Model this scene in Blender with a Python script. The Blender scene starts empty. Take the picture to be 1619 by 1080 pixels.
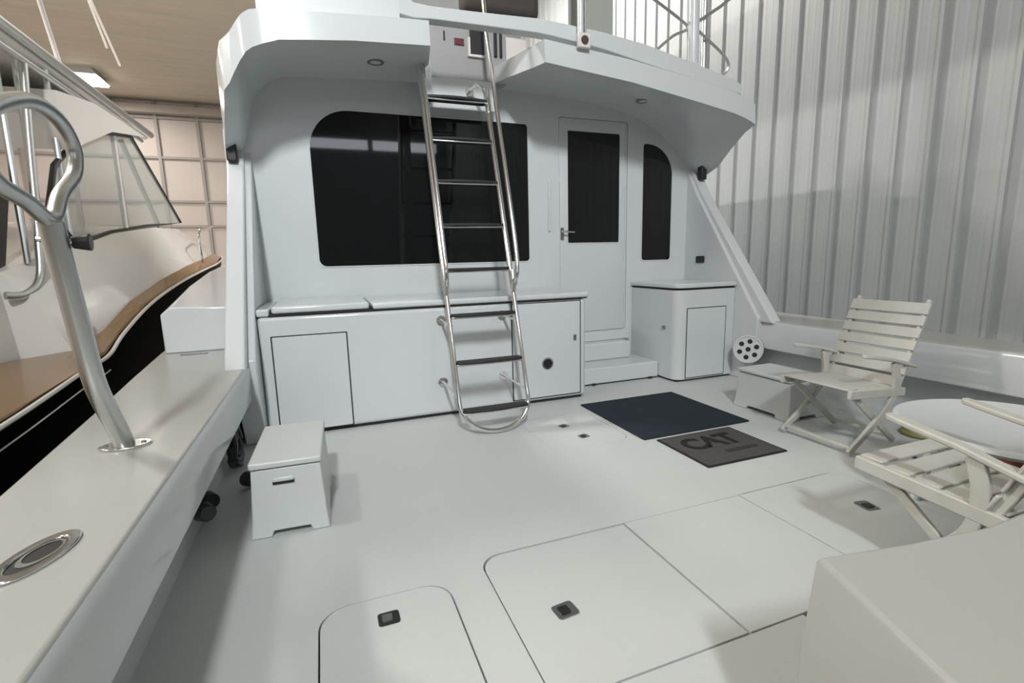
import bpy, bmesh, math, random
from mathutils import Vector, Matrix
random.seed(4)
C = bpy.context.scene.collection
sc = bpy.context.scene

# ---------------------------------------------------------------- camera
cam_d = bpy.data.cameras.new('camera'); cam = bpy.data.objects.new('camera', cam_d); C.objects.link(cam)
cam_d.sensor_width = 36.0; cam_d.lens = 17.52; cam_d.clip_start = 0.02; cam_d.clip_end = 200
r0 = Vector((0.93414731, -0.3560527, -0.02439842)); r1 = Vector((-0.081551, -0.14640325, -0.98585776)); r2 = Vector((0.34744531, 0.92292609, -0.16579866))
M = Matrix.Identity(4)
for i, v in enumerate((r0, -r1, -r2)):
    for k in range(3): M[k][i] = v[k]
M.translation = (0, 0, 1.2)
cam.matrix_world = M
sc.camera = cam
# ---------------------------------------------------------------- world and exposure
w = bpy.data.worlds.new('world'); sc.world = w; w.use_nodes = True
w.node_tree.nodes['Background'].inputs[0].default_value = (0.8, 0.85, 0.9, 1)
w.node_tree.nodes['Background'].inputs[1].default_value = 0.2
sc.view_settings.view_transform = 'Standard'; sc.view_settings.look = 'None'
sc.view_settings.gamma = 1; sc.view_settings.use_curve_mapping = False
sc.view_settings.exposure = 0.0
# ---------------------------------------------------------------- lamps of the hangar, some added for the right wall (one area light under each fixture)
LAMPS = [  # x, y, watts, colour
    (-1.2, -5.4, 165, (0.96, 0.985, 1.0)), (3.4, -9.5, 130, (0.97, 0.99, 1.0)), (-4.2, -8.5, 40, (1.0, 0.98, 0.95)),  # middle lamp is added, to brighten the ribs of the right wall
    (-3.4, 2.6, 70, (1.0, 0.97, 0.93)), (-7.1, 7.0, 1100, (1.0, 0.94, 0.87)), (-7.1, 15.0, 600, (1.0, 0.94, 0.87)),
    (-7.1, 23.0, 190, (1.0, 0.94, 0.87)), (-11.0, -1.0, 120, (1.0, 0.95, 0.9)), (2.6, 9.6, 700, (1.0, 0.95, 0.92)),  # last lamp is unseen, placed to brighten the upper right wall
]
CEIL = 8.0
for x, y, wt, col in LAMPS:
    if wt == 0: continue
    l = bpy.data.lights.new('high_bay_light', 'AREA'); l.shape = 'RECTANGLE'; l.size = 0.55; l.size_y = 1.15
    l.energy = wt; l.color = col
    o = bpy.data.objects.new('high_bay_light', l); C.objects.link(o); o.location = (x, y, CEIL - 0.33)
    if wt == 165:   # this lamp is a flood tilted towards the boat's after bulkhead
        o.rotation_euler = (math.radians(63), 0, math.radians(-9)); l.spread = math.radians(80); o.location = (x, y + 0.20, CEIL - 0.60)

# ================================================================ materials
def mat(name, col, rough=0.4, metal=0.0, coat=0.0, bump=0.0, bscale=50, var=0.0, vscale=3, spec=None, emit=0, alpha=None):
    m = bpy.data.materials.new(name); m.use_nodes = True
    nt = m.node_tree; b = nt.nodes['Principled BSDF']
    b.inputs['Base Color'].default_value = (*col, 1); b.inputs['Roughness'].default_value = rough
    b.inputs['Metallic'].default_value = metal; b.inputs['Coat Weight'].default_value = coat; b.inputs['Coat Roughness'].default_value = 0.05
    if spec is not None: b.inputs['Specular IOR Level'].default_value = spec
    if emit: b.inputs['Emission Color'].default_value = (*col, 1); b.inputs['Emission Strength'].default_value = emit
    if bump or var:
        tc = nt.nodes.new('ShaderNodeTexCoord')
    if bump:
        n = nt.nodes.new('ShaderNodeTexNoise'); n.inputs['Scale'].default_value = bscale; n.inputs['Detail'].default_value = 3
        bp = nt.nodes.new('ShaderNodeBump'); bp.inputs['Strength'].default_value = bump; bp.inputs['Distance'].default_value = 0.01
        nt.links.new(tc.outputs['Object'], n.inputs['Vector']); nt.links.new(n.outputs['Fac'], bp.inputs['Height']); nt.links.new(bp.outputs['Normal'], b.inputs['Normal'])
    if var:
        n = nt.nodes.new('ShaderNodeTexNoise'); n.inputs['Scale'].default_value = vscale; n.inputs['Detail'].default_value = 4
        r = nt.nodes.new('ShaderNodeValToRGB'); a = tuple(c * (1 - var) for c in col)
        r.color_ramp.elements[0].color = (*a, 1); r.color_ramp.elements[1].color = (*[min(1, c * (1 + var)) for c in col], 1)
        r.color_ramp.elements[0].position = 0.3; r.color_ramp.elements[1].position = 0.7
        nt.links.new(tc.outputs['Object'], n.inputs['Vector']); nt.links.new(n.outputs['Fac'], r.inputs['Fac']); nt.links.new(r.outputs['Color'], b.inputs['Base Color'])
    return m
gel = mat('white_gelcoat', (0.60, 0.632, 0.645), 0.16, var=0.012, vscale=1.5)
gelsoft = mat('satin_gelcoat', (0.57, 0.605, 0.615), 0.4)
deckm = mat('nonskid_deck', (0.55, 0.58, 0.578), 0.45, bump=0.12, bscale=160, var=0.02, vscale=1.2)
coverm = mat('cap_gelcoat', (0.39, 0.395, 0.375), 0.22, var=0.01)
seam = mat('seam_black', (0.02, 0.02, 0.02), 0.8)
rubber = mat('black_rubber', (0.018, 0.02, 0.022), 0.65, bump=0.2, bscale=90)
steel = mat('polished_steel', (0.75, 0.75, 0.74), 0.14, metal=1)
alum = mat('brushed_aluminium', (0.58, 0.60, 0.60), 0.36, metal=1)
dulls = mat('dull_latch_metal', (0.3, 0.31, 0.31), 0.35, metal=0.9)
blackp = mat('black_plastic', (0.015, 0.016, 0.017), 0.35)
glassd = mat('tinted_glass', (0.006, 0.008, 0.008), 0.03, spec=0.42)
navy = mat('navy_carpet', (0.008, 0.018, 0.03), 0.95, bump=0.6, bscale=350, var=0.15, vscale=60)
greymat = mat('grey_carpet', (0.075, 0.073, 0.072), 0.95, bump=0.6, bscale=350, var=0.15, vscale=60)
blackmat = mat('black_carpet', (0.012, 0.012, 0.012), 0.95, bump=0.5, bscale=350)
boxw = mat('fibreglass_white', (0.58, 0.605, 0.60), 0.35)
chairw = mat('painted_wood_white', (0.50, 0.50, 0.46), 0.45, var=0.05, vscale=14)
tablew = mat('plastic_white', (0.56, 0.59, 0.60), 0.4)
bright = mat('pale_vinyl', (0.72, 0.68, 0.66), 0.5)
vinyl = mat('clear_vinyl_grey', (0.36, 0.37, 0.35), 0.3)
greyp = mat('grey_panel', (0.33, 0.33, 0.335), 0.4)
red = mat('red_label', (0.11, 0.010, 0.02), 0.5)
brown = mat('brown_core', (0.08, 0.05, 0.04), 0.4)
teak = None
nb_white = mat('cream_gelcoat', (0.70, 0.68, 0.645), 0.13, coat=0.4)
nb_black = mat('black_hull_paint', (0.003, 0.004, 0.004), 0.3, spec=0.03)
nb_black.node_tree.nodes['Principled BSDF'].inputs['IOR'].default_value = 1.08
clear = bpy.data.materials.new('clear_windscreen'); clear.use_nodes = True
_nt = clear.node_tree; _b = _nt.nodes['Principled BSDF']; _b.inputs['Base Color'].default_value = (0.42, 0.46, 0.43, 1); _b.inputs['Roughness'].default_value = 0.05; _b.inputs['Alpha'].default_value = 0.45

def teakm():
    m = bpy.data.materials.new('varnished_teak'); m.use_nodes = True; nt = m.node_tree; b = nt.nodes['Principled BSDF']
    tc = nt.nodes.new('ShaderNodeTexCoord'); mp = nt.nodes.new('ShaderNodeMapping'); mp.inputs['Scale'].default_value = (30, 1.5, 8)
    n = nt.nodes.new('ShaderNodeTexNoise'); n.inputs['Scale'].default_value = 2; n.inputs['Detail'].default_value = 6
    r = nt.nodes.new('ShaderNodeValToRGB'); r.color_ramp.elements[0].color = (0.13, 0.064, 0.018, 1); r.color_ramp.elements[1].color = (0.31, 0.165, 0.05, 1)
    nt.links.new(tc.outputs['Object'], mp.inputs[0]); nt.links.new(mp.outputs[0], n.inputs['Vector']); nt.links.new(n.outputs['Fac'], r.inputs['Fac']); nt.links.new(r.outputs['Color'], b.inputs['Base Color'])
    b.inputs['Roughness'].default_value = 0.25; b.inputs['Coat Weight'].default_value = 0.25
    return m
teak = teakm()
wallm = mat('hangar_steel_grey', (0.41, 0.435, 0.44), 0.5, var=0.03, vscale=0.8)
wallfar = mat('hangar_steel_warm', (0.60, 0.54, 0.50), 0.5, var=0.04, vscale=0.6)
def ceilm():
    m = bpy.data.materials.new('ceiling_insulation'); m.use_nodes = True; nt = m.node_tree; b = nt.nodes['Principled BSDF']
    tc = nt.nodes.new('ShaderNodeTexCoord'); mp = nt.nodes.new('ShaderNodeMapping'); mp.inputs['Scale'].default_value = (0.25, 3.0, 1)
    n = nt.nodes.new('ShaderNodeTexNoise'); n.inputs['Scale'].default_value = 1.6; n.inputs['Detail'].default_value = 5
    r = nt.nodes.new('ShaderNodeValToRGB'); r.color_ramp.elements[0].color = (0.58, 0.52, 0.43, 1); r.color_ramp.elements[1].color = (0.78, 0.71, 0.60, 1)
    nt.links.new(tc.outputs['Object'], mp.inputs[0]); nt.links.new(mp.outputs[0], n.inputs['Vector']); nt.links.new(n.outputs['Fac'], r.inputs['Fac']); nt.links.new(r.outputs['Color'], b.inputs['Base Color'])
    b.inputs['Roughness'].default_value = 0.7
    return m
ceilmat = ceilm()
skyl = mat('translucent_panel', (0.86, 0.92, 1.0), 0.4, emit=6.0)
lampm = mat('lamp_diffuser', (1.0, 0.97, 0.9), 0.4, emit=14)
darkwall = mat('hangar_rear_steel', (0.16, 0.165, 0.17), 0.5)
conc = mat('concrete_floor', (0.42, 0.40, 0.37), 0.5, var=0.1, vscale=0.7)

# ================================================================ helpers
def obj(name, bm, m, parent=None, smooth=True, bevel=0, seg=2):
    me = bpy.data.meshes.new(name)
    bmesh.ops.recalc_face_normals(bm, faces=bm.faces[:])
    bm.to_mesh(me); bm.free()
    o = bpy.data.objects.new(name, me); C.objects.link(o)
    if m is not None: me.materials.append(m)
    if smooth:
        for p in me.polygons: p.use_smooth = True
        me.set_sharp_from_angle(angle=math.radians(35))
    if bevel:
        b = o.modifiers.new('bevel', 'BEVEL'); b.width = bevel; b.segments = seg; b.limit_method = 'ANGLE'; b.angle_limit = math.radians(35)
        b.harden_normals = False
    if parent is not None: o.parent = parent
    return o
def box(bm, x0, x1, y0, y1, z0, z1):
    v = [bm.verts.new(p) for p in ((x0,y0,z0),(x1,y0,z0),(x1,y1,z0),(x0,y1,z0),(x0,y0,z1),(x1,y0,z1),(x1,y1,z1),(x0,y1,z1))]
    for f in ((0,3,2,1),(4,5,6,7),(0,1,5,4),(1,2,6,5),(2,3,7,6),(3,0,4,7)): bm.faces.new([v[i] for i in f])
def B(*bs):
    bm = bmesh.new()
    for b in bs: box(bm, *b)
    return bm
def prism(bm, pts, axis, a, b):
    """polygon pts (2D) extruded along axis from a to b. axis z: (x,y); axis x: (y,z); axis y: (x,z)"""
    def P(p, t): return {'z': (p[0], p[1], t), 'x': (t, p[0], p[1]), 'y': (p[0], t, p[1])}[axis]
    v0 = [bm.verts.new(P(p, a)) for p in pts]; v1 = [bm.verts.new(P(p, b)) for p in pts]; n = len(pts)
    bm.faces.new(v0[::-1]); bm.faces.new(v1)
    for i in range(n): bm.faces.new((v0[i], v0[(i+1) % n], v1[(i+1) % n], v1[i]))
def PR(pts, axis, a, b):
    bm = bmesh.new(); prism(bm, pts, axis, a, b); return bm
def rrect(x0, x1, y0, y1, r, seg=8, corners=(1,1,1,1)):
    """rounded rectangle; corners bl, br, tr, tl may carry their own radius factor"""
    out = []
    for (cx, cy, a0, k) in ((x0, y0, 180, corners[0]), (x1, y0, 270, corners[1]), (x1, y1, 0, corners[2]), (x0, y1, 90, corners[3])):
        rr = r * k
        if rr < 1e-4: out.append((cx, cy)); continue
        ox = cx + rr if cx == x0 else cx - rr; oy = cy + rr if cy == y0 else cy - rr
        for i in range(seg + 1):
            a = math.radians(a0 + 90 * i / seg); out.append((ox + rr * math.cos(a), oy + rr * math.sin(a)))
    return out
def circ(cx, cy, r, n=24, ry=None):
    return [(cx + r*math.cos(2*math.pi*i/n), cy + (ry or r)*math.sin(2*math.pi*i/n)) for i in range(n)]
def smoothpath(pts, sub=6, closed=False):
    P = [Vector(p) for p in pts]; n = len(P); out = []
    rng = range(n if closed else n - 1)
    for i in rng:
        p0 = P[(i-1) % n] if (closed or i > 0) else P[0]; p1 = P[i]; p2 = P[(i+1) % n]; p3 = P[(i+2) % n] if (closed or i < n-2) else P[-1]
        for k in range(sub):
            t = k / sub
            out.append(0.5*((2*p1) + (-p0+p2)*t + (2*p0-5*p1+4*p2-p3)*t*t + (-p0+3*p1-3*p2+p3)*t**3))
    if not closed: out.append(P[-1])
    return out
def tube(bm, pts, r, n=12, closed=False, flat=1.0):
    P = [Vector(p) for p in pts]; N = len(P); rings = []
    up = None
    for i in range(N):
        if closed: t = (P[(i+1) % N] - P[i-1]).normalized()
        else: t = (P[min(i+1, N-1)] - P[max(i-1, 0)]).normalized()
        if up is None:
            up = Vector((0,0,1)) if abs(t.z) < 0.9 else Vector((1,0,0))
        s = t.cross(up).normalized(); up = s.cross(t).normalized()
        rad = r[i] if isinstance(r, (list, tuple)) else r
        rings.append([bm.verts.new(P[i] + s*rad*math.cos(2*math.pi*k/n) + up*rad*flat*math.sin(2*math.pi*k/n)) for k in range(n)])
    M_ = N if closed else N - 1
    for i in range(M_):
        a, b = rings[i], rings[(i+1) % N]
        for k in range(n): bm.faces.new((a[k], a[(k+1) % n], b[(k+1) % n], b[k]))
    if not closed: bm.faces.new(rings[0][::-1]); bm.faces.new(rings[-1])
def T(*args, **kw):
    bm = bmesh.new(); tube(bm, *args, **kw); return bm
def disc(bm, c, nrm, r, h, n=24, r2=None):
    c = Vector(c); nrm = Vector(nrm).normalized(); q = nrm.to_track_quat('Z', 'Y')
    a = [bm.verts.new(c + q @ Vector((r*math.cos(2*math.pi*i/n), r*math.sin(2*math.pi*i/n), 0))) for i in range(n)]
    rr = r if r2 is None else r2
    b = [bm.verts.new(c + nrm*h + q @ Vector((rr*math.cos(2*math.pi*i/n), rr*math.sin(2*math.pi*i/n), 0))) for i in range(n)]
    bm.faces.new(a[::-1]); bm.faces.new(b)
    for i in range(n): bm.faces.new((a[i], a[(i+1) % n], b[(i+1) % n], b[i]))
def D(*a, **k):
    bm = bmesh.new(); disc(bm, *a, **k); return bm
def bar(bm, p, q, w, t, up=(0,0,1)):
    """rectangular bar from p to q, width w across, thickness t along up"""
    p = Vector(p); q = Vector(q); d = (q-p).normalized(); s = d.cross(Vector(up)).normalized(); u = s.cross(d)
    vs = []
    for e in (p, q):
        for a, b in ((-1,-1),(1,-1),(1,1),(-1,1)): vs.append(bm.verts.new(e + s*(a*w/2) + u*(b*t/2)))
    for f in ((0,1,2,3),(7,6,5,4),(0,4,5,1),(1,5,6,2),(2,6,7,3),(3,7,4,0)): bm.faces.new([vs[i] for i in f])
def loft(secs, cap=True):
    bm = bmesh.new(); R = [[bm.verts.new(p) for p in s] for s in secs]
    n = len(R[0])
    for a, b in zip(R, R[1:]):
        for k in range(n): bm.faces.new((a[k], a[(k+1) % n], b[(k+1) % n], b[k]))
    if cap: bm.faces.new(R[0][::-1]); bm.faces.new(R[-1])
    return bm
def empty(name, loc, label=None, cat=None, group=None, rz=0):
    o = bpy.data.objects.new(name, None); C.objects.link(o); o.location = loc; o.rotation_euler = (0, 0, rz); o.empty_display_size = 0.1
    if label: tag(o, label, cat, group)
    return o
def tag(o, label, cat, group=None):
    o['label'] = label; o['category'] = cat
    if group: o['group'] = group
    return o
def struct(o, label=None, cat=None):
    o['kind'] = 'structure'
    if label: o['label'] = label; o['category'] = cat
    return o
def keep(o, parent):
    """parent a child built in world coordinates to an unrotated empty"""
    o.parent = parent; o.location = Vector(o.location) - parent.location; return o
def cut(o, cutters):
    for c in cutters:
        m = o.modifiers.new('cut', 'BOOLEAN'); m.operation = 'DIFFERENCE'; m.solver = 'EXACT'; m.object = c
    dg = bpy.context.evaluated_depsgraph_get(); dg.update()
    me = bpy.data.meshes.new_from_object(o.evaluated_get(dg)); old = o.data
    o.modifiers.clear(); o.data = me
    for c in cutters: bpy.data.objects.remove(c, do_unlink=True)
    me.set_sharp_from_angle(angle=math.radians(35))
    return o
def cutter(bm): return obj('cutter', bm, None)

# ================================================================ hangar
WX = 5.5; FZ = -2.3; YF = 26.0; YR = -13.0; XL = -16.0
def corrugated(x, y0, y1, z0, z1, pitch=0.305):
    prof = []; k0 = math.floor((y0 - 3.225)/pitch); y = 3.225 + k0*pitch
    while y < y1:
        for dy, dx in ((-0.024, 0), (-0.016, -0.030), (0.012, -0.030), (0.030, 0), (0.090, 0), (0.100, -0.0012), (0.112, -0.0012), (0.122, 0), (0.183, 0), (0.193, -0.0012), (0.205, -0.0012), (0.215, 0)):
            if y0 <= y + dy <= y1: prof.append((y+dy, dx))
        y += pitch
    bm = bmesh.new()
    a = [bm.verts.new((x+d, y_, z0)) for y_, d in prof]; b = [bm.verts.new((x+d, y_, z1)) for y_, d in prof]
    c = [bm.verts.new((x+0.05, prof[0][0], z0)), bm.verts.new((x+0.05, prof[-1][0], z0))]; e = [bm.verts.new((x+0.05, prof[0][0], z1)), bm.verts.new((x+0.05, prof[-1][0], z1))]
    for i in range(len(prof)-1): bm.faces.new((a[i], a[i+1], b[i+1], b[i]))
    bm.faces.new((c[0], c[1], e[1], e[0])); bm.faces.new((a[0], b[0], e[0], c[0])); bm.faces.new((a[-1], c[1], e[1], b[-1]))
    return bm
o = obj('wall_right', corrugated(WX, YR, YF, FZ, CEIL), wallm, smooth=False); struct(o)
o = obj('floor', B((XL, WX, YR, YF, FZ-0.1, FZ)), conc); struct(o)
o = obj('ceiling', B((XL, WX+0.05, YR, YF, CEIL, CEIL+0.1)), ceilmat); struct(o)
far = obj('wall_far', B((XL, WX, YF, YF+0.1, FZ, CEIL)), wallfar); struct(far)
o = obj('wall_left', B((XL-0.1, XL, YR, YF, FZ, CEIL)), wallfar); struct(o)
rear = obj('wall_rear', B((XL, WX, YR-0.1, YR, FZ, CEIL)), darkwall); struct(rear)
# girts and posts on the far wall: they are the wall's own framing
g = bmesh.new(); S = YF/22.0
for z in (2.9, 3.95, 5.75, 7.35): box(g, XL, WX, YF-0.10, YF, z-0.05, z+0.05)
for k in range(-8, 3): box(g, -5.95 + k*1.52 - 0.06, -5.95 + k*1.52 + 0.06, YF-0.12, YF, FZ, CEIL)
o = obj('wall_framing', g, mat('girt_grey', (0.36, 0.33, 0.31), 0.5), far)
g = bmesh.new(); box(g, XL, WX, YF-0.5, YF-0.1, 7.45, 7.75)
o = obj('eave_beam', g, mat('eave_grey', (0.42, 0.38, 0.33), 0.5), far)
# translucent daylight panels high in the rear wall, between posts
for k in range(7):
    x0 = -14.4 + k*2.8
    o = obj('window_%d' % (k+1), B((x0, x0+2.6, YR, YR+0.03, 5.65, 6.02)), skyl); struct(o)
# high bay fixtures
for i, (x, y, wt, col) in enumerate(LAMPS):
    if wt == 0: continue
    e = empty('high_bay_lamp', (x, y, CEIL))
    fr = bmesh.new(); prism(fr, [(-0.42,-0.20),(0.42,-0.20),(0.30,0.0),(-0.30,0.0)], 'y', -0.68, 0.68)
    obj('housing', fr, boxw, e)
    if wt == 165: e.rotation_euler = (math.radians(60), 0, 0); e.location = (x, y-0.12, CEIL-0.40)
    obj('diffuser', B((-0.36, 0.36, -0.62, 0.62, -0.26, -0.202)), lampm, e)
    vis = y > 20
    tag(e, 'glowing rectangular ceiling lamp above the neighbouring boat' if vis else 'unseen rectangular hangar ceiling lamp beyond the edge of the picture', 'lamp', 'hangar ceiling lamps')
    e['group'] = 'hangar ceiling lamps' if not vis else 'visible hangar lamp'

# ================================================================ our boat: shell
XLI, XRI = -0.475, 3.775          # inner edges of the covering boards
BY = 4.45                         # bulkhead
COV = 0.58                        # covering board height
def coff(d): return d
# cockpit sole with real openings for the hatches
sole = obj('cockpit_deck', B((-0.75, 4.05, 0.0, BY+0.02, -0.035, 0.0)), deckm)
HAT = [  # name outlines (x0,x1,y0,y1,radius,corner factors bl,br,tr,tl)
    (-0.104, 0.352, 0.80, 1.700, 0.10, (1,1,1,1)),
    (0.500, 1.189, 1.060, 1.780, 0.09, (0,0,0,1)),
    (1.189, 1.865, 1.060, 1.788, 0.09, (0,0,0,0)),
    (1.865, 2.560, 1.060, 1.795, 0.09, (0,0,1,0)),
    (0.500, 1.420, 0.40, 1.060, 0.09, (1,0,0,0)),
    (1.270, 1.840, 2.68, 3.320, 0.08, (1,1,1,1)),
]
cuts = []
cuts.append(cutter(PR(rrect(-0.104, 0.352, 0.80, 1.70, 0.10), 'z', -0.1, 0.1)))
cuts.append(cutter(PR(rrect(0.50, 2.56, 0.40, 1.788, 0.09), 'z', -0.1, 0.1)))
cuts.append(cutter(PR(rrect(1.27, 1.84, 2.68, 3.32, 0.08), 'z', -0.1, 0.1)))
cut(sole, cuts); struct(sole)
o = obj('deck_gutter', B((-0.75, 4.05, 0.0, BY, -0.12, -0.040)), seam); struct(o)
HLAB = ['small rounded deck hatch beside the left covering board, with a black latch',
        'square deck hatch with a grey latch, left end of the row of three',
        'plain square deck hatch without a latch, middle of the row of three',
        'deck hatch by the folding chair legs, right end of the row of three',
        'plain deck hatch aft of the row of three, cut off by the picture edge',
        'small deck hatch in front of the bench, between ladder foot and navy mat']
def latch(parent, x, y, m, rz=0, s=1.0):
    c, d = math.cos(rz), math.sin(rz)
    def R(p): return (x + p[0]*c - p[1]*d, y + p[0]*d + p[1]*c)
    a = PR([R(p) for p in rrect(-0.042*s, 0.042*s, -0.036*s, 0.036*s, 0.012*s, 4)], 'z', 0.0, 0.004)
    l = obj('latch', a, m, parent); 
    a = PR([R(p) for p in rrect(-0.026*s, 0.014*s, -0.022*s, 0.020*s, 0.006*s, 4)], 'z', 0.0035, 0.0075); 
    k = obj('latch_handle', a, blackp if m is not blackp else dulls, l)
    return l
for i, (x0, x1, y0, y1, r, cf) in enumerate(HAT):
    gp = 0.0055 if i < 5 else 0.003
    # seams that run fore and aft are wider than the tight ones at the forward edge
    gf = 0.0022
    e = empty('deck_hatch', ((x0+x1)/2, (y0+y1)/2, 0), HLAB[i], 'hatch')
    p = rrect(x0+gp, x1-gp, y0+gp*0.8, y1-gf, r, 8, cf)
    p = [(a-(x0+x1)/2, b-(y0+y1)/2) for a, b in p]
    obj('hatch_panel', PR(p, 'z', -0.036, 0.0), deckm, e, bevel=0.0015)
    ox, oy = (x0+x1)/2, (y0+y1)/2
    if i == 0: latch(e, 0.121-ox, 1.575-oy, blackp, 0.0, 0.85)
    if i == 1: latch(e, 0.690-ox, 1.380-oy, dulls, 0.1, 0.95)
    if i == 3: latch(e, 2.325-ox, 1.467-oy, dulls, 1.4, 1.0)
    if i == 5: latch(e, 1.537-ox, 3.076-oy, dulls, 0.2, 0.8); latch(e, 1.568-ox, 2.838-oy, dulls, 0.2, 0.8)
for x, y in ((1.74, 2.70-0.06),):
    pass

# covering boards (left and right), with the coaming fascia hanging from their inner edges
leftout = [(-0.78, -0.3), (-0.83, 0.8), (-0.893, 1.744), (-0.968, 2.567), (-1.05, 3.35), (-1.13, 4.2), (-1.25, 5.6), (-1.38, 7.4), (-1.45, 9.0)]
def gunwale(name, inner, outer):
    bm = bmesh.new()
    prism(bm, [(inner, -0.3)] + outer + [(inner, outer[-1][1])], 'z', COV-0.05, COV)
    o = obj(name, bm, coverm, bevel=0.012, seg=3)
    return struct(o)
gunwale('covering_board_left', XLI, leftout)
rightout = [(2*1.65 - x, y) for x, y in leftout]
gunwale('covering_board_right', XRI, rightout)
bm = bmesh.new(); prism(bm, [(XLI, 0.345), (XLI+0.012, COV-0.03), (XLI-0.004, COV-0.004), (XLI-0.05, COV-0.051), (XLI-0.05, 0.345)], 'y', -0.3, BY-0.05)
struct(obj('coaming_left', bm, gel, bevel=0.006))
bm = bmesh.new(); prism(bm, [(XRI, 0.315), (XRI-0.012, COV-0.03), (XRI+0.004, COV-0.004), (XRI+0.05, COV-0.051), (XRI+0.05, 0.315)], 'y', 0.4, BY-0.05)
struct(obj('coaming_right', bm, gel, bevel=0.006))
# liner wall behind the toe recess
struct(obj('liner_left', B((-0.66, -0.62, -0.1, BY-0.02, -0.04, COV-0.06)), gelsoft))
struct(obj('liner_right', B((3.92, 3.96, 0.4, BY-0.02, -0.04, COV-0.06)), gelsoft))
# outer hull sides
for s, name in ((0, 'hull_side_left'), (1, 'hull_side_right')):
    secs = []
    for x, y in leftout:
        q = [(x+0.002, y, COV-0.01), (x+0.10, y, -0.9), (x+0.45, y, -2.0), (x+0.50, y, -2.0), (x+0.15, y, -0.9), (x+0.05, y, COV-0.01)]
        if s: q = [(3.3-a, b, c) for a, b, c in q]
        secs.append(q)
    struct(obj(name, loft(secs), gel))
# transom corner at the lower right, flaring out towards the deck
tp_top = [(0.902, 0.657), (1.12, 0.622), (1.34, 0.596), (1.52, 0.600), (2.2, 0.56), (3.0, 0.55), (3.775, 0.60), (3.775, -0.25), (0.60, -0.25), (0.72, 0.10), (0.798, 0.367)]
tp_bot = [(a + (0.03 if i in (0,) else 0.0), b) for i, (a, b) in enumerate(tp_top)]
def ring(pts, z, ins=0): return [(x, y, z) for x, y in pts]
def sc_(pts, dx, dy): return [(x + (dx if x < 0.95 else 0), y + (dy if y > 0.5 else 0)) for x, y in pts]
bm = loft([ring(sc_(tp_top, -0.035, 0.0), -0.04), ring(sc_(tp_top, -0.03, 0.0), 0.15), ring(sc_(tp_top, -0.022, 0.005), 0.36), ring(tp_top, COV-0.01), ring(sc_(tp_top, 0.006, -0.006), COV)])
struct(obj('transom', bm, coverm, bevel=0.006))
l = obj('gate_latch', D((0.80, 0.50, 0.27), (-0.9, 0.2, 0), 0.03, 0.03), blackp); tag(l, 'dark round latch low on the side of the transom corner', 'latch')

# bulkhead with window openings
bulk_pts = [(-0.60, 0.0), (3.86, 0.0), (3.86, 2.2), (3.75, 2.45), (3.3, 2.66), (1.6, 2.80), (-0.1, 2.78), (-0.45, 2.5), (-0.60, 2.2)]
bulk = obj('wall_front', PR(bulk_pts, 'y', BY, BY+0.10), gel)
win1 = rrect(0.0, 1.875, 1.165, 2.400, 0.06, 10, (1, 0.5, 0.5, 5.2))
win2 = rrect(3.14, 3.50, 1.140, 2.300, 0.05, 10, (0.6, 0.6, 6.0, 0.6))
door_o = rrect(2.195, 2.955, 0.435, 2.490, 0.03, 6)
def inset(pts, d):
    cx = sum(p[0] for p in pts)/len(pts); cy = sum(p[1] for p in pts)/len(pts)
    x0 = min(p[0] for p in pts); x1 = max(p[0] for p in pts); y0 = min(p[1] for p in pts); y1 = max(p[1] for p in pts)
    kx = 1 - 2*d/(x1-x0); ky = 1 - 2*d/(y1-y0); mx, my = (x0+x1)/2, (y0+y1)/2
    return [(mx + (p[0]-mx)*kx, my + (p[1]-my)*ky) for p in pts]
cut(bulk, [cutter(PR(win1, 'y', BY-0.05, BY+0.2)), cutter(PR(win2, 'y', BY-0.05, BY+0.2)), cutter(PR(door_o, 'y', BY-0.05, BY+0.2))])
struct(bulk)
def ringprism(outer, inner, axis, a, b):
    bm = bmesh.new()
    def P(p, t): return {'z': (p[0], p[1], t), 'x': (t, p[0], p[1]), 'y': (p[0], t, p[1])}[axis]
    V = [[bm.verts.new(P(p, t)) for p in q] for q in (outer, inner) for t in (a, b)]
    n = len(outer)
    for i in range(n):
        j = (i+1) % n
        bm.faces.new((V[0][i], V[0][j], V[1][j], V[1][i])); bm.faces.new((V[2][i], V[3][i], V[3][j], V[2][j]))
        bm.faces.new((V[0][i], V[2][i], V[2][j], V[0][j])); bm.faces.new((V[1][i], V[1][j], V[3][j], V[3][i]))
    return bm
e = empty('window_8', (0, 0, 0)); struct(e)
obj('glass', PR(inset(win1, 0.001), 'y', BY+0.002, BY+0.012), glassd, e)
obj('window_trim', ringprism(inset(win1, -0.010), inset(win1, 0.001), 'y', BY-0.006, BY+0.01), gel, e, bevel=0.002)
obj('mullion', B((0.742, 0.800, BY+0.0005, BY+0.0045, 1.166, 2.398)), mat('mullion_black', (0.003, 0.003, 0.003), 0.6, spec=0.1), e)
e = empty('window_9', (0, 0, 0)); struct(e)
obj('glass', PR(inset(win2, 0.001), 'y', BY+0.002, BY+0.012), glassd, e)
obj('window_trim', ringprism(inset(win2, -0.010), inset(win2, 0.001), 'y', BY-0.006, BY+0.01), gel, e, bevel=0.002)
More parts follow.
